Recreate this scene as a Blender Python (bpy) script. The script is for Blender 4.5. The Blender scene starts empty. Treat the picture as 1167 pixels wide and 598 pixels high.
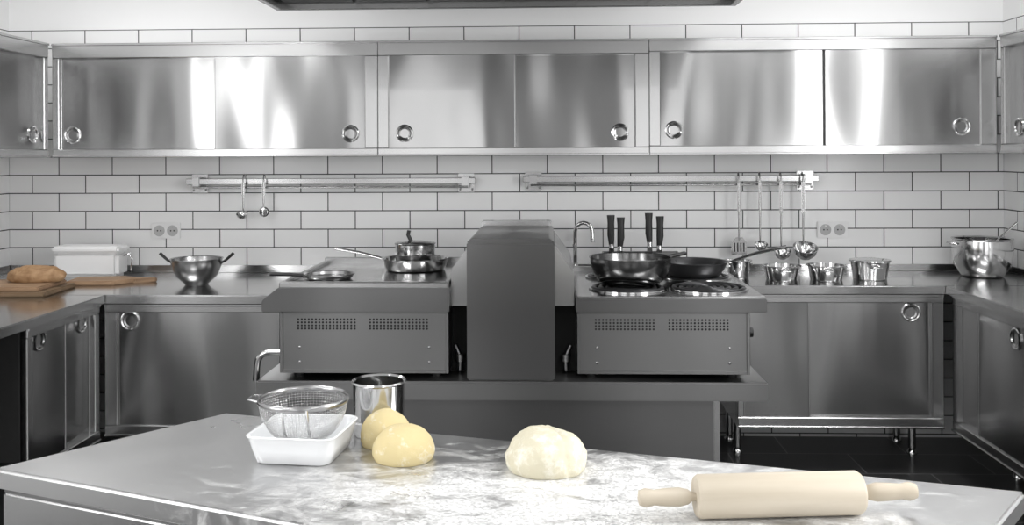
import bpy, bmesh, math, random
from mathutils import Vector, Matrix, noise
random.seed(4)
scn=bpy.context.scene
COL=scn.collection
scn.view_settings.view_transform='Standard'
scn.view_settings.look='None'

# ---------------------------------------------------------------- materials
def newmat(name):
    m=bpy.data.materials.new(name); m.use_nodes=True
    nt=m.node_tree; b=nt.nodes['Principled BSDF']
    return m,nt,b
def N(nt,t,**kw):
    n=nt.nodes.new(t)
    for k,v in kw.items(): setattr(n,k,v)
    return n
def g(v): return (v,v,v,1)
def plain(name,col,rough=.5,metal=0,**kw):
    m,nt,b=newmat(name)
    b.inputs['Base Color'].default_value=(*col,1) if len(col)==3 else col
    b.inputs['Roughness'].default_value=rough
    b.inputs['Metallic'].default_value=metal
    tc=N(nt,'ShaderNodeTexCoord'); no=N(nt,'ShaderNodeTexNoise'); no.inputs['Scale'].default_value=kw.get('ns',30)
    nt.links.new(tc.outputs['Object'],no.inputs['Vector'])
    mr=N(nt,'ShaderNodeMapRange'); mr.inputs['To Min'].default_value=max(0,rough-.05); mr.inputs['To Max'].default_value=min(1,rough+.05)
    nt.links.new(no.outputs['Fac'],mr.inputs['Value']); nt.links.new(mr.outputs[0],b.inputs['Roughness'])
    return m
def steel(name,v,rough,aniso=.75,wave=.25,wscale=1.6,rot=0.25,grain=(3,3,220),var=.04,rvar=.025):
    m,nt,b=newmat(name)
    tc=N(nt,'ShaderNodeTexCoord')
    mp=N(nt,'ShaderNodeMapping'); mp.inputs['Scale'].default_value=grain
    nt.links.new(tc.outputs['Object'],mp.inputs[0])
    no=N(nt,'ShaderNodeTexNoise'); no.inputs['Scale'].default_value=2.0; no.inputs['Detail'].default_value=3
    nt.links.new(mp.outputs[0],no.inputs['Vector'])
    mr=N(nt,'ShaderNodeMapRange'); mr.inputs['To Min'].default_value=rough-rvar; mr.inputs['To Max'].default_value=rough+rvar
    nt.links.new(no.outputs['Fac'],mr.inputs['Value']); nt.links.new(mr.outputs[0],b.inputs['Roughness'])
    cr=N(nt,'ShaderNodeMapRange'); cr.inputs['To Min'].default_value=v*(1-var); cr.inputs['To Max'].default_value=v*(1+var)
    nt.links.new(no.outputs['Fac'],cr.inputs['Value'])
    cc=N(nt,'ShaderNodeCombineColor')
    for i in range(3): nt.links.new(cr.outputs[0],cc.inputs[i])
    nt.links.new(cc.outputs[0],b.inputs['Base Color'])
    b.inputs['Metallic'].default_value=1
    if aniso>0:
        b.inputs['Anisotropic'].default_value=aniso
        b.inputs['Anisotropic Rotation'].default_value=rot
        tg=N(nt,'ShaderNodeTangent',direction_type='RADIAL',axis='Z')
        nt.links.new(tg.outputs[0],b.inputs['Tangent'])
    if wave>0:
        oi=N(nt,'ShaderNodeObjectInfo'); va=N(nt,'ShaderNodeVectorMath',operation='ADD')
        mu=N(nt,'ShaderNodeMath',operation='MULTIPLY'); mu.inputs[1].default_value=40
        geo=N(nt,'ShaderNodeNewGeometry')
        sc=N(nt,'ShaderNodeMapping'); sc.inputs['Scale'].default_value=(1,1,.35)
        nt.links.new(geo.outputs['Position'],sc.inputs[0])
        nt.links.new(oi.outputs['Random'],mu.inputs[0]); nt.links.new(sc.outputs[0],va.inputs[0]); nt.links.new(mu.outputs[0],va.inputs[1])
        n2=N(nt,'ShaderNodeTexNoise'); n2.inputs['Scale'].default_value=wscale; n2.inputs['Detail'].default_value=1
        nt.links.new(va.outputs[0],n2.inputs['Vector'])
        bp=N(nt,'ShaderNodeBump'); bp.inputs['Strength'].default_value=1; bp.inputs['Distance'].default_value=.05*wave
        nt.links.new(n2.outputs['Fac'],bp.inputs['Height']); nt.links.new(bp.outputs[0],b.inputs['Normal'])
    return m
M_ST=steel('brushed_steel',.39,.195,wave=.9,wscale=2.2,var=.02,rvar=.012)
M_FR=steel('steel_frame',.48,.25,aniso=0,wave=.0,var=.015,rvar=.01)
M_TOP=steel('steel_worktop',.52,.17,aniso=0,wave=.1)
M_DK=steel('dark_range_steel',.24,.30,wave=.12,var=.02,rvar=.015)
M_COL=steel('flue_steel',.18,.30,wave=.12,var=.02,rvar=.015)
M_DK2=steel('darker_steel',.13,.4,wave=.05)
M_CH=steel('polished_steel',.60,.13,aniso=0,wave=0,grain=(5,5,5))
M_RAIL=steel('rail_steel',.38,.25,aniso=0,wave=0,grain=(5,5,5))
M_BLK=plain('black_plastic',(.012,.012,.012),.4)
M_IRON=plain('black_iron',(.05,.05,.052),.3,.6)
M_WOK=steel('wok_gunmetal',.20,.2,aniso=0,wave=0,grain=(5,5,5))
M_GAP=plain('dark_gap',(.01,.01,.01),.8)  # plain black; stands in for shade in gaps, also plinth and holes
M_WHT=plain('white_plastic',(.80,.80,.80),.4)
M_GRY=plain('socket_well_grey',(.45,.45,.45),.5)
M_CER=plain('white_ceramic',(.80,.81,.82),.15)

def wood(name,c1,c2,sc=(3,25,25)):
    m,nt,b=newmat(name)
    tc=N(nt,'ShaderNodeTexCoord'); mp=N(nt,'ShaderNodeMapping'); mp.inputs['Scale'].default_value=sc
    no=N(nt,'ShaderNodeTexNoise'); no.inputs['Scale'].default_value=1.6; no.inputs['Detail'].default_value=5; no.inputs['Distortion'].default_value=.6
    cr=N(nt,'ShaderNodeValToRGB'); cr.color_ramp.elements[0].color=(*c1,1); cr.color_ramp.elements[1].color=(*c2,1)
    cr.color_ramp.elements[0].position=.3; cr.color_ramp.elements[1].position=.7
    nt.links.new(tc.outputs['Object'],mp.inputs[0]); nt.links.new(mp.outputs[0],no.inputs['Vector'])
    nt.links.new(no.outputs['Fac'],cr.inputs[0]); nt.links.new(cr.outputs[0],b.inputs['Base Color'])
    b.inputs['Roughness'].default_value=.6; b.inputs['Specular IOR Level'].default_value=.3
    return m
M_WPIN=wood('pale_beech_wood',(.46,.40,.31),(.58,.52,.43),(14,14,1.2))
M_WBRD=wood('board_wood',(.24,.15,.09),(.35,.23,.14))
M_WDRK=wood('olive_wood',(.13,.09,.05),(.20,.13,.08))
M_BREAD=wood('bread_crust',(.22,.12,.055),(.42,.27,.15),(14,14,14))

def dough(name,col,flour):
    m,nt,b=newmat(name)
    tc=N(nt,'ShaderNodeTexCoord')
    no=N(nt,'ShaderNodeTexNoise'); no.inputs['Scale'].default_value=28; no.inputs['Detail'].default_value=6; no.inputs['Roughness'].default_value=.7
    nt.links.new(tc.outputs['Object'],no.inputs['Vector'])
    cr=N(nt,'ShaderNodeValToRGB'); cr.color_ramp.elements[0].color=(*col,1); cr.color_ramp.elements[1].color=(.76,.74,.66,1)
    cr.color_ramp.elements[0].position=.62-flour; cr.color_ramp.elements[1].position=.8-flour
    nt.links.new(no.outputs['Fac'],cr.inputs[0]); nt.links.new(cr.outputs[0],b.inputs['Base Color'])
    bp=N(nt,'ShaderNodeBump'); bp.inputs['Strength'].default_value=.5; bp.inputs['Distance'].default_value=.004
    nt.links.new(no.outputs['Fac'],bp.inputs['Height']); nt.links.new(bp.outputs[0],b.inputs['Normal'])
    b.inputs['Roughness'].default_value=.8; b.inputs['Specular IOR Level'].default_value=.2
    b.inputs['Subsurface Weight'].default_value=.06; b.inputs['Subsurface Radius'].default_value=(.02,.012,.006)
    return m
M_DY=dough('yellow_dough',(.62,.52,.29),.06)
M_DC=dough('cream_dough',(.60,.56,.43),.12)

def tilemat(name,axis):
    m,nt,b=newmat(name)
    geo=N(nt,'ShaderNodeNewGeometry'); sp=N(nt,'ShaderNodeSeparateXYZ')
    nt.links.new(geo.outputs['Position'],sp.inputs[0])
    cb=N(nt,'ShaderNodeCombineXYZ')
    ax=N(nt,'ShaderNodeMath',operation='ADD'); ax.inputs[1].default_value=3.31 if axis=='X' else 6.0
    az=N(nt,'ShaderNodeMath',operation='ADD'); az.inputs[1].default_value=-.118+.0015
    nt.links.new(sp.outputs[axis],ax.inputs[0]); nt.links.new(sp.outputs['Z'],az.inputs[0])
    nt.links.new(ax.outputs[0],cb.inputs[0]); nt.links.new(az.outputs[0],cb.inputs[1])
    br=N(nt,'ShaderNodeTexBrick'); br.offset=.5
    br.inputs['Scale'].default_value=1; br.inputs['Brick Width'].default_value=.3; br.inputs['Row Height'].default_value=.1
    br.inputs['Mortar Size'].default_value=.0030; br.inputs['Mortar Smooth'].default_value=.15
    br.inputs['Color1'].default_value=g(.78); br.inputs['Color2'].default_value=g(.84); br.inputs['Mortar'].default_value=g(.04)
    nt.links.new(cb.outputs[0],br.inputs['Vector'])
    gt=N(nt,'ShaderNodeMath',operation='GREATER_THAN'); gt.inputs[1].default_value=2.218
    nt.links.new(sp.outputs['Z'],gt.inputs[0])
    mx=N(nt,'ShaderNodeMix',data_type='RGBA'); mx.inputs['B'].default_value=g(.85)
    nt.links.new(gt.outputs[0],mx.inputs['Factor']); nt.links.new(br.outputs['Color'],mx.inputs['A'])
    nt.links.new(mx.outputs['Result'],b.inputs['Base Color'])
    rr=N(nt,'ShaderNodeMapRange'); rr.inputs['To Min'].default_value=.22; rr.inputs['To Max'].default_value=.8
    mxx=N(nt,'ShaderNodeMath',operation='MAXIMUM'); nt.links.new(br.outputs['Fac'],mxx.inputs[0]); nt.links.new(gt.outputs[0],mxx.inputs[1])
    nt.links.new(mxx.outputs[0],rr.inputs['Value']); nt.links.new(rr.outputs[0],b.inputs['Roughness'])
    iv=N(nt,'ShaderNodeMath',operation='SUBTRACT'); iv.inputs[0].default_value=1; nt.links.new(br.outputs['Fac'],iv.inputs[1])
    ml=N(nt,'ShaderNodeMath',operation='MAXIMUM'); nt.links.new(iv.outputs[0],ml.inputs[0]); nt.links.new(gt.outputs[0],ml.inputs[1])
    bp=N(nt,'ShaderNodeBump'); bp.inputs['Strength'].default_value=.5; bp.inputs['Distance'].default_value=.002
    nt.links.new(ml.outputs[0],bp.inputs['Height']); nt.links.new(bp.outputs[0],b.inputs['Normal'])
    return m
M_TX=tilemat('subway_tile_back','X'); M_TY=tilemat('subway_tile_side','Y')
def floormat():
    m,nt,b=newmat('dark_floor_tile')
    geo=N(nt,'ShaderNodeNewGeometry')
    br=N(nt,'ShaderNodeTexBrick'); br.offset=.5
    br.inputs['Scale'].default_value=1; br.inputs['Brick Width'].default_value=.6; br.inputs['Row Height'].default_value=.3
    br.inputs['Mortar Size'].default_value=.004
    br.inputs['Color1'].default_value=g(.026); br.inputs['Color2'].default_value=g(.038); br.inputs['Mortar'].default_value=g(.16)
    nt.links.new(geo.outputs['Position'],br.inputs['Vector']); nt.links.new(br.outputs['Color'],b.inputs['Base Color'])
    b.inputs['Roughness'].default_value=.3
    return m
M_FLOOR=floormat()
M_PLASTER=plain('white_plaster',(.82,.82,.82),.8)
M_GREYP=plain('grey_plaster',(.35,.35,.35),.8)

def tabletop():
    m,nt,b=newmat('floured_steel')
    geo=N(nt,'ShaderNodeNewGeometry')
    b.inputs['Metallic'].default_value=1
    n0=N(nt,'ShaderNodeTexNoise'); n0.inputs['Scale'].default_value=4; n0.inputs['Detail'].default_value=4
    nt.links.new(geo.outputs['Position'],n0.inputs['Vector'])
    mp=N(nt,'ShaderNodeMapping'); mp.vector_type='POINT'
    mp.inputs['Location'].default_value=(-.05*.92,3.42*1.9,0); mp.inputs['Scale'].default_value=(.92,1.9,0)
    nt.links.new(geo.outputs['Position'],mp.inputs[0])
    ln=N(nt,'ShaderNodeVectorMath',operation='LENGTH'); nt.links.new(mp.outputs[0],ln.inputs[0])
    fo=N(nt,'ShaderNodeMapRange'); fo.inputs['From Min'].default_value=.22; fo.inputs['From Max'].default_value=.98
    fo.inputs['To Min'].default_value=.20; fo.inputs['To Max'].default_value=-.24
    nt.links.new(ln.outputs['Value'],fo.inputs['Value'])
    mp2=N(nt,'ShaderNodeMapping'); mp2.inputs['Rotation'].default_value=(0,0,.5); mp2.inputs['Scale'].default_value=(1,1.8,1)
    nt.links.new(geo.outputs['Position'],mp2.inputs[0])
    na=N(nt,'ShaderNodeTexNoise'); na.inputs['Scale'].default_value=9; na.inputs['Detail'].default_value=10; na.inputs['Roughness'].default_value=.74; na.inputs['Distortion'].default_value=.9
    nt.links.new(mp2.outputs[0],na.inputs['Vector'])
    ad=N(nt,'ShaderNodeMath',operation='ADD'); nt.links.new(na.outputs['Fac'],ad.inputs[0]); nt.links.new(fo.outputs[0],ad.inputs[1])
    mk=N(nt,'ShaderNodeMapRange'); mk.inputs['From Min'].default_value=.46; mk.inputs['From Max'].default_value=.70
    nt.links.new(ad.outputs[0],mk.inputs['Value'])
    ns=N(nt,'ShaderNodeTexNoise'); ns.inputs['Scale'].default_value=140; ns.inputs['Detail'].default_value=2
    nt.links.new(geo.outputs['Position'],ns.inputs['Vector'])
    sr=N(nt,'ShaderNodeMapRange'); sr.inputs['From Min'].default_value=.38; sr.inputs['From Max'].default_value=.56; sr.inputs['To Min'].default_value=.58
    nt.links.new(ns.outputs['Fac'],sr.inputs['Value'])
    mm=N(nt,'ShaderNodeMath',operation='MULTIPLY'); nt.links.new(mk.outputs[0],mm.inputs[0]); nt.links.new(sr.outputs[0],mm.inputs[1])
    b.inputs['Base Color'].default_value=g(.56)
    rr=N(nt,'ShaderNodeMapRange'); rr.inputs['To Min'].default_value=.22; rr.inputs['To Max'].default_value=.38
    nt.links.new(n0.outputs['Fac'],rr.inputs['Value']); nt.links.new(rr.outputs[0],b.inputs['Roughness'])
    fl=N(nt,'ShaderNodeBsdfPrincipled'); fl.inputs['Base Color'].default_value=(.78,.78,.77,1); fl.inputs['Roughness'].default_value=.95; fl.inputs['Specular IOR Level'].default_value=.1
    bp=N(nt,'ShaderNodeBump'); bp.inputs['Strength'].default_value=.6; bp.inputs['Distance'].default_value=.003
    nt.links.new(mm.outputs[0],bp.inputs['Height']); nt.links.new(bp.outputs[0],fl.inputs['Normal'])
    ms=N(nt,'ShaderNodeMixShader'); nt.links.new(mm.outputs[0],ms.inputs[0]); nt.links.new(b.outputs[0],ms.inputs[1]); nt.links.new(fl.outputs[0],ms.inputs[2])
    nt.links.new(ms.outputs[0],nt.nodes['Material Output'].inputs[0])
    return m
M_TABLE=tabletop()

# ---------------------------------------------------------------- helpers
def grp(name,loc=(0,0,0),rz=0):
    e=bpy.data.objects.new(name,None); e.location=loc; e.rotation_euler=(0,0,rz); e.empty_display_size=.05
    COL.objects.link(e); return e
def fin(name,bm,mat,parent,loc=(0,0,0),rot=(0,0,0),smooth=True,ang=35):
    bmesh.ops.recalc_face_normals(bm,faces=bm.faces)
    me=bpy.data.meshes.new(name); bm.to_mesh(me); bm.free()
    if smooth:
        for p in me.polygons: p.use_smooth=True
        me.set_sharp_from_angle(angle=math.radians(ang))
    me.materials.append(mat)
    o=bpy.data.objects.new(name,me); COL.objects.link(o)
    o.location=loc; o.rotation_euler=rot
    if parent is not None: o.parent=parent
    return o
def addbox(bm,a,b):
    vs=[bm.verts.new((x,y,z)) for x in (a[0],b[0]) for y in (a[1],b[1]) for z in (a[2],b[2])]
    for f in ((0,1,3,2),(4,6,7,5),(0,4,5,1),(2,3,7,6),(0,2,6,4),(1,5,7,3)): bm.faces.new([vs[i] for i in f])
def box(p,name,a,b,mat,bev=.003,**kw):
    bm=bmesh.new(); addbox(bm,a,b)
    if bev: bmesh.ops.bevel(bm,geom=bm.edges[:],offset=bev,segments=2,affect='EDGES')
    return fin(name,bm,mat,p,**kw)
def boxes(p,name,L,mat,bev=.002,**kw):
    bm=bmesh.new()
    for a,b in L: addbox(bm,a,b)
    if bev: bmesh.ops.bevel(bm,geom=bm.edges[:],offset=bev,segments=1,affect='EDGES')
    return fin(name,bm,mat,p,**kw)
def prism(p,name,pts,z0,z1,mat,bev=.003,axis='Z',**kw):
    bm=bmesh.new()
    def mk(u,v,w):
        return {'Z':(u,v,w),'X':(w,u,v),'Y':(u,w,v)}[axis]
    a=[bm.verts.new(mk(u,v,z0)) for u,v in pts]; c=[bm.verts.new(mk(u,v,z1)) for u,v in pts]
    bm.faces.new(a); bm.faces.new(c[::-1]); n=len(pts)
    for i in range(n): bm.faces.new([a[i],a[(i+1)%n],c[(i+1)%n],c[i]])
    if bev: bmesh.ops.bevel(bm,geom=bm.edges[:],offset=bev,segments=2,affect='EDGES')
    return fin(name,bm,mat,p,**kw)
def lathe(p,name,prof,mat,seg=48,closed=False,**kw):
    bm=bmesh.new(); rings=[]
    for r,z in prof:
        if r<1e-6: rings.append([bm.verts.new((0,0,z))])
        else: rings.append([bm.verts.new((r*math.cos(2*math.pi*i/seg),r*math.sin(2*math.pi*i/seg),z)) for i in range(seg)])
    pr=list(zip(rings[:-1],rings[1:]))
    if closed: pr.append((rings[-1],rings[0]))
    for A,B in pr:
        for i in range(seg):
            j=(i+1)%seg
            if len(A)==1 and len(B)==1: continue
            if len(A)==1: bm.faces.new([A[0],B[i],B[j]])
            elif len(B)==1: bm.faces.new([A[i],A[j],B[0]])
            else: bm.faces.new([A[i],A[j],B[j],B[i]])
    return fin(name,bm,mat,p,**kw)
def tube(p,name,pts,r,mat,seg=10,flat=1.0,cyc=False,**kw):
    pts=[Vector(q) for q in pts]; n=len(pts)
    rs=r if isinstance(r,(list,tuple)) else [r]*n
    bm=bmesh.new(); rings=[]; up=None
    for i in range(n):
        if cyc: t=(pts[(i+1)%n]-pts[i-1]).normalized()
        else: t=(pts[min(i+1,n-1)]-pts[max(i-1,0)]).normalized()
        if up is None:
            up=Vector((0,0,1)) if abs(t.z)<.9 else Vector((0,1,0))
        s=t.cross(up).normalized(); up=s.cross(t).normalized()
        rings.append([bm.verts.new(pts[i]+s*math.cos(2*math.pi*k/seg)*rs[i]+up*math.sin(2*math.pi*k/seg)*rs[i]*flat) for k in range(seg)])
    m=n if cyc else n-1
    for i in range(m):
        A=rings[i];B=rings[(i+1)%n]
        for k in range(seg): bm.faces.new([A[k],A[(k+1)%seg],B[(k+1)%seg],B[k]])
    if not cyc: bm.faces.new(rings[0][::-1]); bm.faces.new(rings[-1])
    return fin(name,bm,mat,p,ang=50,**kw)
def arc(c,r,a0,a1,n,plane='XZ'):
    out=[]
    for i in range(n+1):
        a=math.radians(a0+(a1-a0)*i/n); u=r*math.cos(a); v=r*math.sin(a)
        out.append({'XZ':(c[0]+u,c[1],c[2]+v),'YZ':(c[0],c[1]+u,c[2]+v),'XY':(c[0]+u,c[1]+v,c[2])}[plane])
    return out

XL,XR,YF,ZC=-2.99,2.42,-7.2,2.85
# ---------------------------------------------------------------- room
box(None,'floor',(XL-.15,YF,-.1),(XR+.15,.15,0),M_FLOOR,0,smooth=False)
box(None,'ceiling',(XL-.15,YF,ZC),(XR+.15,.15,ZC+.1),M_PLASTER,0,smooth=False)
box(None,'wall_back',(XL-.15,0,0),(XR+.15,.15,ZC),M_TX,0,smooth=False)
def sidewall(name,x0,x1,wy0,wy1,wz0,wz1):
    boxes(None,name,[((x0,YF,0),(x1,wy0,ZC)),((x0,wy1,0),(x1,0,ZC)),((x0,wy0,0),(x1,wy1,wz0)),((x0,wy0,wz1),(x1,wy1,ZC))],M_TY,0,smooth=False)
sidewall('wall_right',XR,XR+.15,-4.15,-2.85,1.0,2.5)
sidewall('wall_left',XL-.15,XL,-5.9,-4.0,1.1,2.4)
boxes(None,'unseen_wall_front',[((XL-.15,YF-.15,0),(-2.3,YF,ZC)),((-.6,YF-.15,0),(.5,YF,ZC)),((2.0,YF-.15,0),(XR+.15,YF,ZC)),  # unseen wall; openings and pier shaped for light-dark bands on the steel doors
  ((-2.3,YF-.15,2.35),(-.6,YF,ZC)),((.5,YF-.15,2.35),(2.0,YF,ZC))],M_GREYP,0,smooth=False)
def window(name,x,y0,y1,z0,z1):
    w=grp(name,(x,(y0+y1)/2,(z0+z1)/2)); hy=(y1-y0)/2; hz=(z1-z0)/2; t=.05
    boxes(w,'frame',[((-.03,-hy,-hz),(.03,-hy+t,hz)),((-.03,hy-t,-hz),(.03,hy,hz)),((-.03,-hy+t,-hz),(.03,hy-t,-hz+t)),((-.03,-hy+t,hz-t),(.03,hy-t,hz)),((-.02,-.02,-hz+t),(.02,.02,hz-t))],M_WHT)
window('window_1',XR+.08,-4.15,-2.85,1.0,2.5)
window('window_2',XL-.08,-5.9,-4.0,1.1,2.4)
def area(name,loc,rot,sx,sy,pw,parent=None):
    l=bpy.data.lights.new(name,'AREA'); l.shape='RECTANGLE'; l.size=sx; l.size_y=sy; l.energy=pw
    o=bpy.data.objects.new(name,l); COL.objects.link(o); o.location=loc; o.rotation_euler=rot
    if parent: o.parent=parent
    return o
area('window_daylight',(XR+.14,-3.5,1.75),(0,math.radians(90),0),1.45,1.25,68)
area('window_daylight',(XL-.14,-4.95,1.75),(0,math.radians(-90),0),1.25,1.8,46)
for (x,y,hw,pw) in ((-1.7,-3.0,.6,19),(1.3,-3.0,.6,16),(-1.7,-5.2,.6,24),(1.3,-5.2,.6,24),(-2.1,-1.15,.45,20),(1.65,-1.15,.45,20)):  # unseen lamps added for light; last pair brightens the back wall
    c=grp('added_ceiling_light',(x,y,ZC-.03))
    boxes(c,'housing',[((-hw-.02,-.17,-.03),(hw+.02,-.15,.03)),((-hw-.02,.15,-.03),(hw+.02,.17,.03)),((-hw-.02,-.15,-.03),(-hw,.15,.03)),((hw,-.15,-.03),(hw+.02,.15,.03)),((-hw,-.15,.01),(hw,.15,.03))],M_WHT)
    area('lamp',(0,0,-.025),(0,0,0),2*hw-.04,.28,pw,c)
w=bpy.data.worlds.new('world'); scn.world=w; w.use_nodes=True
w.node_tree.nodes['Background'].inputs[0].default_value=(1,1,1,1); w.node_tree.nodes['Background'].inputs[1].default_value=2.1

# ---------------------------------------------------------------- cabinets
M_CH2=steel('cup_steel',.36,.2,aniso=0,wave=0,grain=(5,5,5))
def recess_handle(p,x,z,y=0,r=.045):
    lathe(p,'finger_ring',[(r,0),(r,.006),(r*.88,.008),(r*.74,.006),(r*.72,0)],M_CH,seg=40,closed=True,loc=(x,y,z),rot=(math.radians(90),0,0))
    lathe(p,'finger_cup',[(r*.74,.003),(r*.66,-.002),(r*.4,-.006),(0,-.007)],M_CH2,seg=32,loc=(x,y-.0045,z),rot=(math.radians(90),0,0))
def front_parts(c,W,zb,H,ft,fb,fl,fr,D,doors,handles,r):
    boxes(c,'carcass',[((0,.05,zb),(W,D,zb+.02)),((0,.05,H-.02),(W,D,H)),((0,.05,zb+.02),(.02,D,H-.02)),((W-.02,.05,zb+.02),(W,D,H-.02)),((.02,D-.02,zb+.02),(W-.02,D,H-.02))],M_FR,.001)
    boxes(c,'frame',[((0,0,H-ft),(W,.05,H)),((0,0,zb),(W,.05,zb+fb)),((0,0.002,zb+fb),(fl,.05,H-ft)),((W-fr,0.002,zb+fb),(W,.05,H-ft))],M_FR,.003)
    boxes(c,'frame_lip',[((0,-.006,H-.012),(W,0,H)),((0,-.006,zb),(W,0,zb+.010))],M_FR,.002)
    for i,(x0,x1,ly) in enumerate(doors):
        y=.010+ly*.020
        o=box(c,'sliding_door_%d'%(i+1),(x0,y,zb+fb-.005),(x1,y+.016,H-ft+.005),M_ST,.003)
        boxes(c,'door_edge_%d'%(i+1),[((x0,y-.003,zb+fb),(x0+.008,y,H-ft)),((x1-.008,y-.003,zb+fb),(x1,y,H-ft))],M_FR,.001)
    for (x,z,ly) in handles: recess_handle(c,x,z,.010+ly*.020,r)
def cabinet(name,loc,rz,W,H,D,ft,fb,fl,fr,doors,handles,r=.045):
    c=grp(name,loc,rz); front_parts(c,W,0,H,ft,fb,fl,fr,D,doors,handles,r); return c
ZU=1.515; HU=.585
cabinet('wall_cabinet',(-2.555,-.37,ZU),0,1.686,HU,.365,.075,.04,.035,.066,[(.03,.85,1),(.84,1.625,0)],[(.095,.115,1),(1.545,.115,0)])
cabinet('wall_cabinet',(-.868,-.37,ZU),0,1.372,HU,.365,.075,.04,.055,.070,[(.05,.70,0),(.69,1.308,1)],[(.135,.115,0),(1.228,.115,1)])
cabinet('wall_cabinet',(.505,-.37,ZU),0,1.715,HU,.365,.065,.045,.055,.08,[(.05,.885,1),(.875,1.64,0)],[(.125,.125,1),(1.545,.135,0)])
cabinet('wall_cabinet',(-2.56,-1.66,ZU),math.radians(90),1.27,HU,.425,.075,.04,.04,.04,[(.03,.65,0),(.64,1.24,1)],[(1.17,.115,1),(.12,.115,0)])
cabinet('wall_cabinet',(2.225,-.39,ZU),math.radians(-90),1.27,HU,.190,.065,.045,.04,.04,[(.03,.65,1),(.64,1.24,0)],[(.13,.125,1),(1.17,.125,0)])

ZT=.89
def legpost(c,x,y,h):
    tube(c,'leg',[(x,y,.03),(x,y,h)],.019,M_FR,seg=14)
    lathe(c,'foot',[(.0,0),(.026,0),(.026,.012),(.014,.03),(0,.032)],M_CH,seg=20,loc=(x,y,0))
def basecab(name,loc,rz,W,D,doors,handles,fl=.05,fr=.05,zb=.205,ztop=None,leg_y=.28):
    H=(ztop or ZT)-.045
    c=grp(name,(loc[0],loc[1],0),rz)
    front_parts(c,W,zb,H,.04,.05,fl,fr,D,doors,handles,.046)
    for x in (.05,W-.05):
        for y in (leg_y,D-.05): legpost(c,x,y,zb)
    boxes(c,'leg_brace',[((.03,leg_y-.012,zb-.03),(W-.03,leg_y+.012,zb-.001))],M_DK2,.002)
    return c
basecab('base_cabinet',(-2.07,-.83),0,.87,.80,[(.06,.82,0)],[(.12,.755,0)],fl=.06,fr=.05,ztop=.88,zb=.22)
basecab('base_cabinet',(.90,-.57),0,.975,.55,[(.03,.345,0),(.335,.92,1)],[(.83,.755,1)],fl=.03,fr=.055)
basecab('base_cabinet',(-2.08,-1.47),math.radians(90),.62,.88,[(.04,.32,0),(.31,.575,1)],[(.10,.77,0),(.50,.77,1)],fl=.045,fr=.045,ztop=.88)
basecab('base_cabinet',(1.90,-.60),math.radians(-90),.80,.50,[(.04,.40,1),(.26,.76,0)],[(.61,.755,0)],fl=.045,fr=.045)
basecab('base_cabinet',(1.90,-1.42),math.radians(-90),1.2,.50,[(.04,.62,1),(.60,1.16,0)],[(.12,.755,1),(1.08,.755,0)],fl=.045,fr=.045)
c=grp('open_stand',(-2.5,-2.1,0))
legpost(c,.36,-.55,.835); legpost(c,-.40,-.55,.835); legpost(c,-.40,.55,.835)
box(c,'shelf',(-.42,-.6,.28),(.38,.6,.31),M_DK2)
box(c,'back_shade_panel',(-.43,-.6,.05),(-.415,.6,.835),M_GAP,.001)  # added black sheet; shade under the open counter put into colour
box(c,'side_shade_panel',(-.40,.60,.05),(.40,.61,.835),M_GAP,.001)  # added black sheet closing the stand, shade as colour

def worktop(x0,y0,x1,y1,z,t=.04):
    c=grp('worktop',((x0+x1)/2,(y0+y1)/2,z)); hx=(x1-x0)/2; hy=(y1-y0)/2
    box(c,'top_sheet',(-hx,-hy,-t),(hx,hy,0),M_TOP,.004)
worktop(XL+.005,-.86,-1.203,-.005,.88)
worktop(XL+.005,-2.72,-2.05,-.861,.88)
worktop(-1.20,-.50,.897,-.005,ZT)
worktop(.90,-.60,XR-.005,-.005,ZT)
worktop(1.87,-2.65,XR-.005,-.601,ZT)
box(None,'trim_1',(XL+.005,-.012,.881),(-1.2,-.001,.920),M_TOP)
box(None,'trim_2',(-1.195,-.012,.891),(XR-.005,-.001,.925),M_TOP)
box(None,'trim_3',(XL+.001,-2.72,.881),(XL+.012,-.018,.920),M_TOP)
box(None,'trim_4',(XR-.012,-2.65,.891),(XR-.001,-.018,.925),M_TOP)

# ---------------------------------------------------------------- hood
h=grp('extractor_hood',(-.205,-1.4,2.2))
def hood():
    x0,x1,y0,y1=-1.07,1.07,-.75,.65
    boxes(h,'rim',[((x0,y0,0),(x1,y0+.03,.07)),((x0,y1-.03,0),(x1,y1,.07)),((x0,y0+.03,0),(x0+.03,y1-.03,.07)),((x1-.03,y0+.03,0),(x1,y1-.03,.07))],M_FR,.003)
    bm=bmesh.new()
    A=[bm.verts.new(v) for v in ((x0,y0,.07),(x1,y0,.07),(x1,y1,.07),(x0,y1,.07))]
    B=[bm.verts.new(v) for v in ((x0+.3,y0+.3,.45),(x1-.3,y0+.3,.45),(x1-.3,y1-.3,.45),(x0+.3,y1-.3,.45))]
    C=[bm.verts.new((v.co.x,v.co.y,.64)) for v in B]
    for P,Q in ((A,B),(B,C)):
        for i in range(4): bm.faces.new([P[i],P[(i+1)%4],Q[(i+1)%4],Q[i]])
    fin('canopy',bm,M_DK,h,smooth=False)
    boxes(h,'grease_filters',[((x0+.05+i*.34,y0+.05,.03),(x0+.37+i*.34,y1-.05,.05)) for i in range(6)],M_DK2,.003)
hood()

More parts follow.
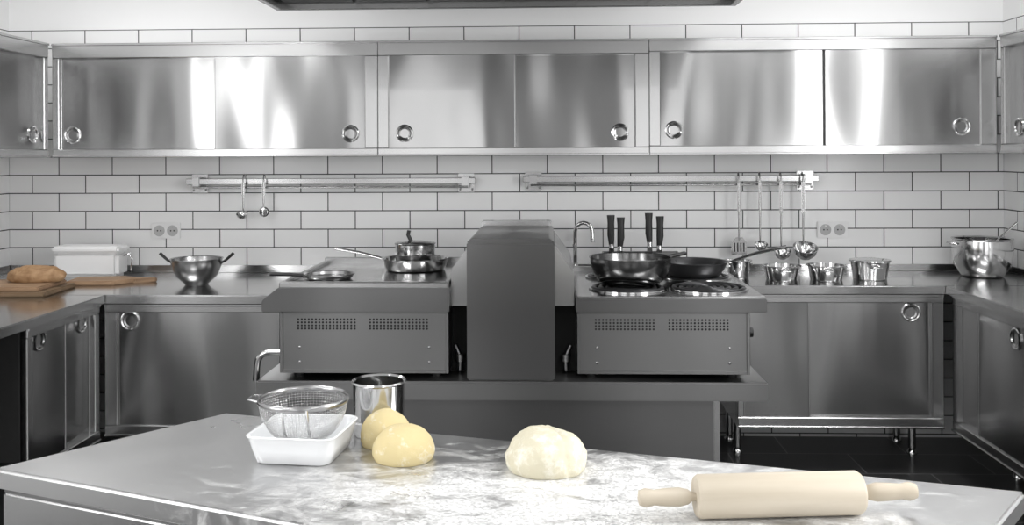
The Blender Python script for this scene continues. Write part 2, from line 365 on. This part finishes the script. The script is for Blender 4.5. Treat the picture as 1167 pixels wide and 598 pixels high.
# ---------------------------------------------------------------- cooking range
R=grp('cooking_range',(-.16,-1.0,0))
def W(x,y,z): return (x+.16,y+1.0,z)
def rbox(name,a,b,mat,bev=.003): return box(R,name,W(*a),W(*b),mat,bev)
YR=-1.35
rbox('support_slab',(-1.19,YR-.03,.535),(.865,-.52,.61),M_DK,.006)
rbox('base_cabinet_body',(-1.08,YR+.04,.10),(.66,-.55,.535),M_COL,.004)
rbox('base_post',(.66,YR+.04,.0),(.685,-.55,.535),M_FR,.003)
rbox('plinth',(-1.05,YR+.10,0),(.62,-.58,.10),M_GAP,0)
rbox('griddle_body',(-1.10,YR+.01,.635),(-.41,-.52,.885),M_DK,.006)
prism(R,'griddle_top_band',[(-1.17+.16,.885),(-.405+.16,.885),(-.405+.16,.985),(-1.10+.16,.985),(-1.17+.16,.93)],YR+.985,-.52+1,M_COL,.004,axis='Y')
boxes(R,'griddle_rim',[(W(-1.10,YR-.005,.98),W(-.41,YR+.03,1.005)),(W(-1.10,-.55,.98),W(-.41,-.525,1.02)),(W(-.43,YR+.03,.98),W(-.41,-.55,1.005)),(W(-1.10,YR+.03,.98),W(-1.08,-.55,1.005))],M_FR,.003)
rbox('griddle_plate',(-1.08,YR+.03,.97),(-.43,-.55,.99),M_TOP,.002)
rbox('hob_body',(.11,YR+.01,.635),(.80,-.52,.885),M_DK,.006)
rbox('hob_top_band',(.105,YR-.012,.885),(.865,-.52,.94),M_COL,.004)
rbox('hob_top_sheet',(.11,YR-.008,.938),(.86,-.525,.95),M_TOP,.003)
rbox('hob_back_lip',(.11,-.545,.95),(.86,-.522,.975),M_FR,.003)
for bx in (.33,.67):
    for by in (-1.14,-.76):
        for rr in (.145,.115,.085,.055,.025):
            tube(R,'hob_ring',arc(W(bx,by,.957),rr,0,350,36,'XY'),.009,M_IRON,seg=8,cyc=False,flat=.7)
        lathe(R,'hob_trim',[(.155,0),(.165,0),(.165,.006),(.155,.006)],M_CH,closed=True,loc=W(bx,by,.9505))
for nm,x0,x1 in (('a',-1.10,-.41),('b',.11,.80)):
    for fx in (x0+.06,x1-.06):
        for fy in (YR+.08,-.62):
            lathe(R,'unit_foot',[(0,0),(.02,0),(.024,.028),(0,.028)],M_BLK,seg=16,loc=W(fx,fy,.609))
    boxes(R,'panel_edge',[(W(x0,YR+.004,.635),W(x0+.012,YR+.012,.88)),(W(x1-.012,YR+.004,.635),W(x1,YR+.012,.88)),(W(x0+.012,YR+.004,.635),W(x1-.012,YR+.012,.647))],M_DK,.001)
    bm=bmesh.new()
    for blk in (0,1):
        xs=x0+.075+blk*.295
        for i in range(17):
            for j in range(4):
                cx=xs+i*.0145; cz=.815+j*.0125
                bmesh.ops.create_circle(bm,cap_ends=True,segments=8,radius=.0045,matrix=Matrix.Translation(W(cx,YR+.0085,cz))@Matrix.Rotation(math.radians(90),4,'X'))
    fin('vent_holes',bm,M_GAP,R,smooth=False)
    for px,pz in ((x0+.08,.74),(x0+.08,.68),(x1-.08,.74),(x1-.08,.68)):
        lathe(R,'rivet',[(0,.004),(.005,.003),(.007,0)],M_CH,seg=12,loc=W(px,YR+.0095,pz),rot=(math.radians(90),0,0))
rbox('flue_column',(-.335,YR-.005,.61),(.02,-.51,1.165),M_COL,.006)
prism(R,'flue_crown',[(-.335+.16,1.165),(.02+.16,1.165),(.0+.16,1.180),(-.315+.16,1.180)],YR+1.0,-.51+1,M_COL,.002,axis='Y')
rbox('flue_cap',(-.325,-.62,1.165),(.01,-.515,1.20),M_FR,.004)
prism(R,'flue_skirt_left',[(-.335+.16,1.14),(-.335+.16,.90),(-.405+.16,.90),(-.405+.16,1.05)],YR+.06+1,-.51+1,M_FR,.003,axis='Y')
prism(R,'flue_skirt_right',[(.02+.16,1.15),(.02+.16,.90),(.10+.16,.90),(.10+.16,1.04)],YR+.06+1,-.51+1,M_FR,.003,axis='Y')
rbox('gap_shade_block',(-.42,YR+.16,.61),(.12,-.53,.90),M_GAP,.0)  # black block; shade of the gaps beside the column put into colour
for s,x in ((-1,-.375),(1,.065)):
    tube(R,'gas_pipe',[W(x,YR+.13,.62),W(x,YR+.13,.68),W(x+.02*s,YR+.15,.72)],.010,M_DK)
    lathe(R,'valve',[(0,0),(.02,0),(.02,.03),(0,.03)],M_RAIL,seg=16,loc=W(x,YR+.13,.66))
for (x,s,ys) in ((.80,1,(-1.18,-.95,-.72)),(-1.10,-1,(-1.05,-.8))):
    for yk in ys:
        lathe(R,'control_knob',[(0,0),(.03,0),(.03,.012),(.022,.016),(.02,.045),(0,.047)],M_BLK,seg=24,loc=W(x,yk,.775),rot=(0,math.radians(90*s),0))
tube(R,'drain_spout',[W(-1.10,-1.26,.70),W(-1.17,-1.26,.70)]+[W(-1.17-.05*math.sin(a),-1.26,.65+.05*math.cos(a)) for a in (0.3,.6,.9,1.2,1.57)]+[W(-1.225,-1.26,.585)],.014,M_CH,seg=14)
lathe(R,'spout_flange',[(0,0),(.028,0),(.028,.008),(0,.01)],M_CH,seg=20,loc=W(-1.10,-1.26,.70),rot=(0,math.radians(-90),0))

# ---------------------------------------------------------------- cookware
def pan(name,loc,r,hh,mat,rb=None,hl=.2,hdir=0,rise=.05,hmat=None,hr=.011,rim=.004,z0=None,flat=.55,parent=None,wok=False):
    p=grp(name,loc,math.radians(hdir)); rb=rb or r*.72; t=.004
    if parent: p.parent=parent
    if wok:
        out=[(rb+(r-rb)*math.sin(k*math.pi/16),hh*(1-math.cos(k*math.pi/16))) for k in range(9)]
        inn=[(max(a-t,0),b+ (t if i<4 else t*.5)) for i,(a,b) in enumerate(out)][::-1]
        prof=[(0,0)]+out+[(r+rim,hh+.002),(r+rim,hh+.005)]+inn+[(0,t)]
    else:
        prof=[(0,0),(rb*.95,0),(rb,.004),(rb+(r-rb)*.55,hh*.45),(r,hh),(r+rim,hh+.002),(r+rim,hh+.005),(r-t,hh+.003),(rb+(r-rb)*.55-t,hh*.45),(rb-t,.010),(0,.008)]
    lathe(p,'body',prof,mat,seg=56)
    z=hh*.8 if z0 is None else z0
    if hl>0:
        tube(p,'handle',[(r-.012,0,z),(r+.03,0,z+rise*.25),(r+hl*.5,0,z+rise*.65),(r+hl,0,z+rise)],[hr*.8,hr*.9,hr,hr*1.1],hmat or mat,seg=12,flat=flat)
        boxes(p,'handle_bracket',[((r-.012,-.016,z-.012),(r+.006,.016,z+.012))],M_CH,.002)
    return p
pan('wok',(.345,-1.10,.966),.172,.112,M_WOK,rb=.10,hl=.155,hdir=38,rise=.02,hmat=M_BLK,hr=.014,wok=True)
pan('frying_pan',(.655,-.80,.966),.155,.06,M_IRON,rb=.12,hl=.26,hdir=-5,rise=.085,hmat=M_CH,hr=.013)
sp=pan('saute_pan',(-.62,-.80,.991),.15,.05,M_CH,rb=.135,hl=.25,hdir=168,rise=.05,hr=.012)
lathe(sp,'stacked_pot',[(0,.009),(.085,.009),(.09,.02),(.092,.118),(.096,.121),(.088,.121),(.085,.02),(0,.014)],M_CH,seg=48)
lathe(sp,'pot_lid',[(0,.135),(.04,.133),(.092,.125),(.096,.122),(.092,.121),(0,.128)],M_CH)
tube(sp,'pot_lid_handle',[(.02,0,.13),(.035,.0,.16),(.03,0,.18)],.009,M_BLK)
pan('crepe_pan',(-.945,-1.13,.991),.105,.018,M_RAIL,rb=.095,hl=.15,hdir=180,rise=.006,hmat=M_BLK,hr=.015)

p=grp('colander_bowl',(-1.755,-.50,.8805))
lathe(p,'body',[(0,0),(.055,0),(.06,.008),(.10,.045),(.122,.10),(.124,.125),(.128,.127),(.128,.131),(.120,.128),(.117,.10),(.095,.05),(.05,.014),(0,.012)],M_RAIL,seg=56)
for s in (-1,1):
    tube(p,'handle',[(s*.118,-.0,.105),(s*.145,0,.12),(s*.185,0,.155)],[.008,.009,.011],M_BLK,flat=.7)
def gpot(name,loc,r,hh,lid=False,hd=0):
    p=grp(name,loc,math.radians(hd)); t=.003
    lathe(p,'body',[(0,0),(r*.84,0),(r*.88,.004),(r,hh),(r+.010,hh+.001),(r+.010,hh+.005),(r-t,hh+.005),(r*.88-t,.008),(0,.006)],M_CH,seg=44)
    for s in (-1,1):
        tube(p,'loop_handle',[(s*(r-.002),-.025,hh*.75),(s*(r+.022),-.02,hh*.78),(s*(r+.022),.02,hh*.78),(s*(r-.002),.025,hh*.75)],.004,M_CH,seg=8)
    if lid:
        lathe(p,'lid',[(r+.006,hh+.005),(r+.006,hh+.010),(r*.7,hh+.014),(0,hh+.015)],M_CH,seg=44)
    return p
gpot('steel_container',(.955,-.30,ZT),.062,.085,hd=20)
gpot('steel_container',(1.155,-.38,ZT),.086,.068,False,hd=90)
gpot('steel_container',(1.375,-.38,ZT),.088,.070,False,hd=80)
gpot('steel_container',(1.60,-.35,ZT),.092,.088,True,hd=90)
p=grp('stock_pot',(2.20,-.24,ZT))
lathe(p,'body',[(0,0),(.09,0),(.10,.006),(.135,.06),(.146,.13),(.14,.185),(.146,.19),(.146,.195),(.134,.19),(.138,.13),(.128,.06),(.09,.012),(0,.01)],M_CH,seg=56)
tube(p,'ladle_handle',[(.0,-.02,.10),(.08,-.02,.20),(.16,-.03,.275)],[.006,.008,.012],M_CH,flat=.5)
tube(p,'side_handle',[(-.135,-.03,.165),(-.165,-.025,.17),(-.165,.025,.17),(-.135,.03,.165)],.005,M_CH)
lathe(p,'inner_ladle',[(0,-.04),(.03,-.03),(.045,0),(.042,0),(.028,-.026),(0,-.036)],M_CH,loc=(0,-.02,.10))

p=grp('knife_holder',(.455,-.40,ZT))
boxes(p,'holder',[((-.19,-.05,0),(.19,.05,.008)),((-.19,-.05,.008),(.19,-.045,.14)),((-.19,.045,.008),(.19,.05,.14)),((-.19,-.045,.008),(-.185,.045,.14)),((.185,-.045,.008),(.19,.045,.14))],M_DK,.001)
for x,y,zt,tl in ((-.145,0,.325,-.003),(-.105,-.02,.315,.005),(.045,0,.335,-.004),(.09,-.02,.32,.004)):
    tube(p,'knife_handle',[(x,y,zt-.15),(x+tl,y,zt-.10),(x+tl,y,zt-.04),(x+tl,y,zt)],[.013,.018,.017,.020],M_BLK,seg=12,flat=.7)
    boxes(p,'knife_blade',[((x-.013,y-.001,.01),(x+.013,y+.001,zt-.145))],M_CH,0)
    lathe(p,'bolster',[(0,0),(.013,0),(.012,.02),(0,.02)],M_CH,seg=16,loc=(x,y,zt-.165))
p=grp('faucet',(.135,-.14,ZT))
lathe(p,'base',[(0,0),(.03,0),(.028,.02),(.016,.04),(.014,.06),(0,.06)],M_CH,seg=24)
tube(p,'neck',[(0,0,.04),(0,0,.22)]+[(.045-.045*math.cos(a),-.01*a,.22+.05*math.sin(a)) for a in (.4,.8,1.2,1.57,2.0,2.4,2.8,3.14)]+[(.09,-.032,.17)],.011,M_CH,seg=12)
tube(p,'lever',[(0,-.01,.10),(.0,-.05,.13),(-.01,-.09,.16)],.006,M_CH)
p=grp('white_food_box',(-2.45,-.17,.8805))
box(p,'tub',(-.175,-.07,0),(.175,.07,.135),M_WHT,.02)
box(p,'lid',(-.182,-.076,.128),(.182,.076,.165),M_WHT,.012)
tube(p,'bail_handle',[(.178,0,.11),(.21,0,.12),(.225,0,.09),(.215,0,.03)],.005,M_CH,seg=8)
p=grp('cutting_board',(-2.62,-.78,.8805),math.radians(3))
box(p,'lower_board',(-.33,-.17,0),(.31,.17,.02),M_WDRK,.005)
box(p,'upper_board',(-.30,-.14,.0205),(.27,.16,.042),M_WBRD,.006)
p=grp('serving_paddle',(-2.22,-.43,.8805),math.radians(8))
prism(p,'paddle',[(-.19,-.10),(.04,-.11),(.10,-.05),(.12,-.018),(.22,-.014),(.225,.012),(.12,.018),(.10,.05),(.04,.10),(-.19,.10)],0,.022,M_WBRD,.005)
# crusty loaf on the boards
p=grp('bread_loaf',(-2.45,-.72,.9230),math.radians(6))
bm=bmesh.new(); bmesh.ops.create_icosphere(bm,subdivisions=5,radius=1)
for v in bm.verts:
    n=v.co.normalized()
    k=1+.05*noise.noise(n*2.2)+.02*noise.noise(n*8)
    if n.z>0:
        for sx in (-.5,-.1,.3,.65):
            d=abs(n.x-sx-.35*n.y); k-=.07*math.exp(-(d/.05)**2)*n.z
    px=math.copysign(abs(n.x)**.85,n.x)
    v.co=(px*.135*k,n.y*.055*k,max(0,(n.z*.75+.42)*.068*k))
fin('crust',bm,M_BREAD,p,ang=80)

# ---------------------------------------------------------------- rails & utensils
def rail(name,x0,x1,z):
    p=grp(name,((x0+x1)/2,-.03,z)); w=(x1-x0)/2
    boxes(p,'bar',[((-w,-.045,-.004),(w,-.035,.028))],M_RAIL,.002)
    tube(p,'rod',[(-w+.04,-.05,-.02),(w-.04,-.05,-.02)],.006,M_RAIL)
    for s in (-1,1):
        xx=s*(w-.055)
        box(p,'bracket_plate',(xx-.045,.018,-.05),(xx+.045,.028,.05),M_RAIL,.003)
        box(p,'bracket_arm',(xx-.02,-.05,-.028),(xx+.02,.02,.034),M_RAIL,.003)
        for dx in (-.033,.033):
            lathe(p,'screw',[(0,.004),(.006,.002),(.007,0)],M_DK,seg=10,loc=(xx+dx,.0178,-.035),rot=(math.radians(90),0,0))
    return p
rail('utensil_rail',-1.97,-.395,1.368)
rail('utensil_rail',-.14,1.425,1.375)
def utensil(name,x,ztop,zbot,kind,w):
    p=grp(name,(x,-.105,ztop)); L=ztop-zbot
    hook=[(0,.030,-.004),(0,.030,.012),(0,.020,.020),(0,.008,.016),(0,0,0),(0,0,-.03),(0,0,-L+w*.9)]
    tube(p,'handle',hook,[.003]*5+[.006,.0045],M_RAIL,seg=8,flat=1)
    box(p,'grip',(-.009,-.002,-L*.45),(.009,.002,-.03),M_RAIL,.0015)
    if kind=='ladle':
        lathe(p,'bowl',[(0,-w*.5),(w*.28,-w*.44),(w*.44,-w*.25),(w*.5,0),(w*.47,0),(w*.40,-w*.22),(w*.25,-w*.39),(0,-w*.45)],M_CH,seg=32,loc=(0,-w*.35,-L+w*.5),rot=(math.radians(25),0,0))
        tube(p,'neck',[(0,0,-L+w*1.0),(0,-.0,-L+w*.7),(0,w*.06,-L+w*.52)],.004,M_RAIL,seg=8)
    elif kind=='skimmer':
        lathe(p,'disc',[(0,.006),(w*.4,.003),(w*.5,-.004),(w*.5,-.007),(w*.4,0),(0,.003)],M_CH,seg=32,loc=(0,0,-L+w*.5),rot=(math.radians(90),0,0))
        boxes(p,'slots',[((-w*.3+i*w*.15-.002,-.0075,-L+w*.28),(-w*.3+i*w*.15+.002,-.0065,-L+w*.72)) for i in range(5)],M_GAP,0)
    elif kind=='turner':
        prism(p,'blade',[(-w*.2,-L+w*1.1),(-w*.5,-L+w*.75),(-w*.46,-L),(w*.46,-L),(w*.5,-L+w*.75),(w*.2,-L+w*1.1)],-.0015,.0015,M_CH,.0008,axis='Y')
        boxes(p,'slots',[((-w*.28+i*w*.19-.003,-.003,-L+w*.2),(-w*.28+i*w*.19+.003,-.002,-L+w*.75)) for i in range(4)],M_GAP,0)
    return p
utensil('ladle',-1.646,1.40,1.18,'ladle',.062)
utensil('slotted_spoon',-1.535,1.40,1.19,'skimmer',.055)
utensil('spatula',1.00,1.40,.985,'turner',.085)
utensil('ladle',1.11,1.40,1.01,'ladle',.07)
utensil('ladle',1.22,1.40,.965,'ladle',.09)
utensil('ladle',1.335,1.40,.965,'ladle',.13)

# ---------------------------------------------------------------- sockets
for x in (-2.107,1.514):
    p=grp('wall_socket',(x,0,1.11))
    box(p,'plate',(-.08,-.012,-.043),(.08,-.001,.043),M_WHT,.003)
    for s in (-.037,.037):
        lathe(p,'well',[(.030,0),(.030,.002),(.027,.002),(.026,.0005),(0,.0005)],M_GRY,seg=28,loc=(s,-.0121,0),rot=(math.radians(90),0,0))
        for d in (-.009,.009):
            lathe(p,'pin_hole',[(0,.001),(.004,.001),(.004,0)],M_GAP,seg=10,loc=(s+d,-.0125,0),rot=(math.radians(90),0,0))
        lathe(p,'ground_clip',[(0,.001),(.003,.001),(.003,0)],M_CH,seg=8,loc=(s,-.0125,.02),rot=(math.radians(90),0,0))

# ---------------------------------------------------------------- foreground table
ZTB=.87
A=(-.82,-2.825);B=(.912,-3.352);C=(-1.165,-3.268);D=(.48,-3.92)
T=grp('prep_table',(0,0,0))
quad=[A,B,D,C]
cx=sum(q[0] for q in quad)/4; cy=sum(q[1] for q in quad)/4
prism(T,'top',quad,ZTB-.042,ZTB,M_TABLE,.006)
def inset(k): return [(cx+(q[0]-cx)*k,cy+(q[1]-cy)*k) for q in quad]
prism(T,'under_tray',inset(.975),ZTB-.05,ZTB-.043,M_DK,.002)
prism(T,'apron',inset(.978),ZTB-.25,ZTB-.05,M_FR,.004)
prism(T,'lower_shelf',inset(.93),.22,.245,M_ST,.003)
for q in inset(.90):
    tube(T,'leg',[(q[0],q[1],.03),(q[0],q[1],ZTB-.25)],.022,M_FR,seg=16)
    lathe(T,'foot',[(0,0),(.03,0),(.03,.01),(.02,.035),(0,.036)],M_BLK,seg=20,loc=(q[0],q[1],0))

def doughball(name,loc,r,h,mat,amp,seed,fold=0):
    bm=bmesh.new(); bmesh.ops.create_icosphere(bm,subdivisions=5,radius=1)
    for v in bm.verts:
        n=v.co.normalized(); k=1+amp*noise.noise(n*1.6+Vector((seed,0,0)))+amp*.35*noise.noise(n*5+Vector((0,seed,0)))
        if fold:
            dd=abs(n.x*.8+n.y*.5+.12*math.sin(n.z*4)-.1); k-=fold*math.exp(-(dd/.05)**2)*max(0,n.z)
        z=n.z
        s=1.0 if z>-.15 else max(.0,1-(-.15-z)*.12)
        x=n.x*r*k*s; y=n.y*r*k*s
        zz=(z+.36)*h/1.36*k if z>-.36 else 0
        v.co=(x,y,max(zz,0))
    return fin('dough_body',bm,mat,grp(name,loc),ang=80)
doughball('dough_ball',(-.370,-3.082,ZTB),.057,.078,M_DY,.03,1)
doughball('dough_ball',(-.314,-3.182,ZTB),.066,.073,M_DY,.03,5)
doughball('dough_ball',(-.008,-3.235,ZTB),.085,.084,M_DC,.08,9,.06)

ax=Vector((.315,.03,0)); mid=Vector((.408,-3.492,ZTB+.0385))
p=grp('rolling_pin',mid,math.atan2(ax.y,ax.x))
L=.150
lathe(p,'roller',[(0,-L),(.012,-L),(.034,-L),(.0380,-L+.006),(.0382,0),(.0380,L-.006),(.034,L),(0,L)],M_WPIN,seg=56,rot=(0,math.radians(90),0))
for s in (-1,1):
    lathe(p,'grip',[(0,L),(.008,L),(.0085,L+.008),(.013,L+.014),(.0165,L+.03),(.0155,L+.055),(.0135,L+.075),(.0165,L+.09),(.013,L+.102),(0,L+.105)],M_WPIN,seg=32,rot=(0,math.radians(90*s),0))

def dish():
    p=grp('square_dish',(-.537,-3.155,ZTB),math.radians(-6)); bm=bmesh.new(); rings=[]
    def sq(hw,z,rad,n=8):
        out=[]
        for qx,qy,a0 in ((1,1,0),(-1,1,90),(-1,-1,180),(1,-1,270)):
            for i in range(n+1):
                a=math.radians(a0+90*i/n)
                out.append(bm.verts.new((qx*(hw-rad)+rad*math.cos(a),qy*(hw-rad)+rad*math.sin(a),z)))
        return out
    for hw,z,rad in ((.076,0,.02),(.082,.003,.026),(.090,.030,.028),(.096,.056,.028),(.099,.060,.028),(.096,.062,.026),(.091,.060,.024),(.085,.033,.024),(.074,.010,.02),(.05,.008,.02)):
        rings.append(sq(hw,z,rad))
    for P,Q in zip(rings[:-1],rings[1:]):
        n=len(P)
        for i in range(n): bm.faces.new([P[i],P[(i+1)%n],Q[(i+1)%n],Q[i]])
    bm.faces.new(rings[0]); bm.faces.new(rings[-1])
    fin('dish_body',bm,M_CER,p,ang=50)
dish()
p=grp('flour_sieve',(-.535,-3.165,ZTB+.122))
bm=bmesh.new(); r=.094; nseg=84; nr=26; rings=[]
for j in range(nr):
    a=(j/(nr-1))*math.radians(82)
    rr=r*math.cos(a); z=-.098*math.sin(a)
    rings.append([bm.verts.new((rr*math.cos(2*math.pi*i/nseg),rr*math.sin(2*math.pi*i/nseg),z)) for i in range(nseg)])
for P,Q in zip(rings[:-1],rings[1:]):
    for i in range(nseg): bm.faces.new([P[i],P[(i+1)%nseg],Q[(i+1)%nseg],Q[i]])
o=fin('mesh_bowl',bm,M_CH,p)
md=o.modifiers.new('wire','WIREFRAME'); md.thickness=.0010; md.use_even_offset=False
tube(p,'rim',[(r*1.01*math.cos(2*math.pi*i/60),r*1.01*math.sin(2*math.pi*i/60),0) for i in range(60)],.0035,M_RAIL,seg=8,cyc=True,flat=1.8)
tube(p,'rest_hook',[(-.09,-.03,0),(-.115,-.02,.003),(-.115,.02,.003),(-.09,.03,0)],.0025,M_RAIL,seg=8)
for xx in (-.022,.03):
    tube(p,'strap',[(xx,-.092,.0)]+[(xx,-.088*math.cos(t),-.092*math.sin(t)) for t in (.2,.5,.8,1.1,1.4)],.003,M_CH,seg=6)
p=grp('flour_sifter',(-.400,-2.998,ZTB))
lathe(p,'cup',[(.056,0),(.058,.002),(.058,.03),(.060,.033),(.058,.036),(.060,.118),(.064,.122),(.062,.126),(.057,.122),(.055,.036),(.054,.002)],M_CH,seg=56,closed=True)
lathe(p,'sieve_floor',[(0,.03),(.055,.03),(.055,.028),(0,.028)],M_DK)
for k in range(3):
    tube(p,'crank_blade',[(-.05*math.cos(k*1.05),-.05*math.sin(k*1.05),.04),(0,0,.055+k*.004),(.05*math.cos(k*1.05),.05*math.sin(k*1.05),.04)],.003,M_CH,seg=6)
tube(p,'crank_axle',[(0,0,.03),(0,0,.1),(.03,.0,.11),(.056,0,.11)],.003,M_CH,seg=8)

# ---------------------------------------------------------------- camera
F=1100.0;yaw=math.radians(2.2);a=math.radians(.26)
f=Vector((-math.sin(yaw),math.cos(yaw),0)); r0=Vector((math.cos(yaw),math.sin(yaw),0)); u0=Vector((0,0,1))
Rv=r0*math.cos(a)-u0*math.sin(a); Uv=u0*math.cos(a)+r0*math.sin(a)
cd=bpy.data.cameras.new('camera'); co=bpy.data.objects.new('camera',cd); COL.objects.link(co)
M=Matrix(((Rv.x,Uv.x,-f.x,0),(Rv.y,Uv.y,-f.y,-5.24),(Rv.z,Uv.z,-f.z,1.52),(0,0,0,1)))
co.matrix_world=M
cd.sensor_width=36; cd.lens=36*F/1167; cd.shift_y=-123/1167; cd.clip_start=.05
scn.camera=co
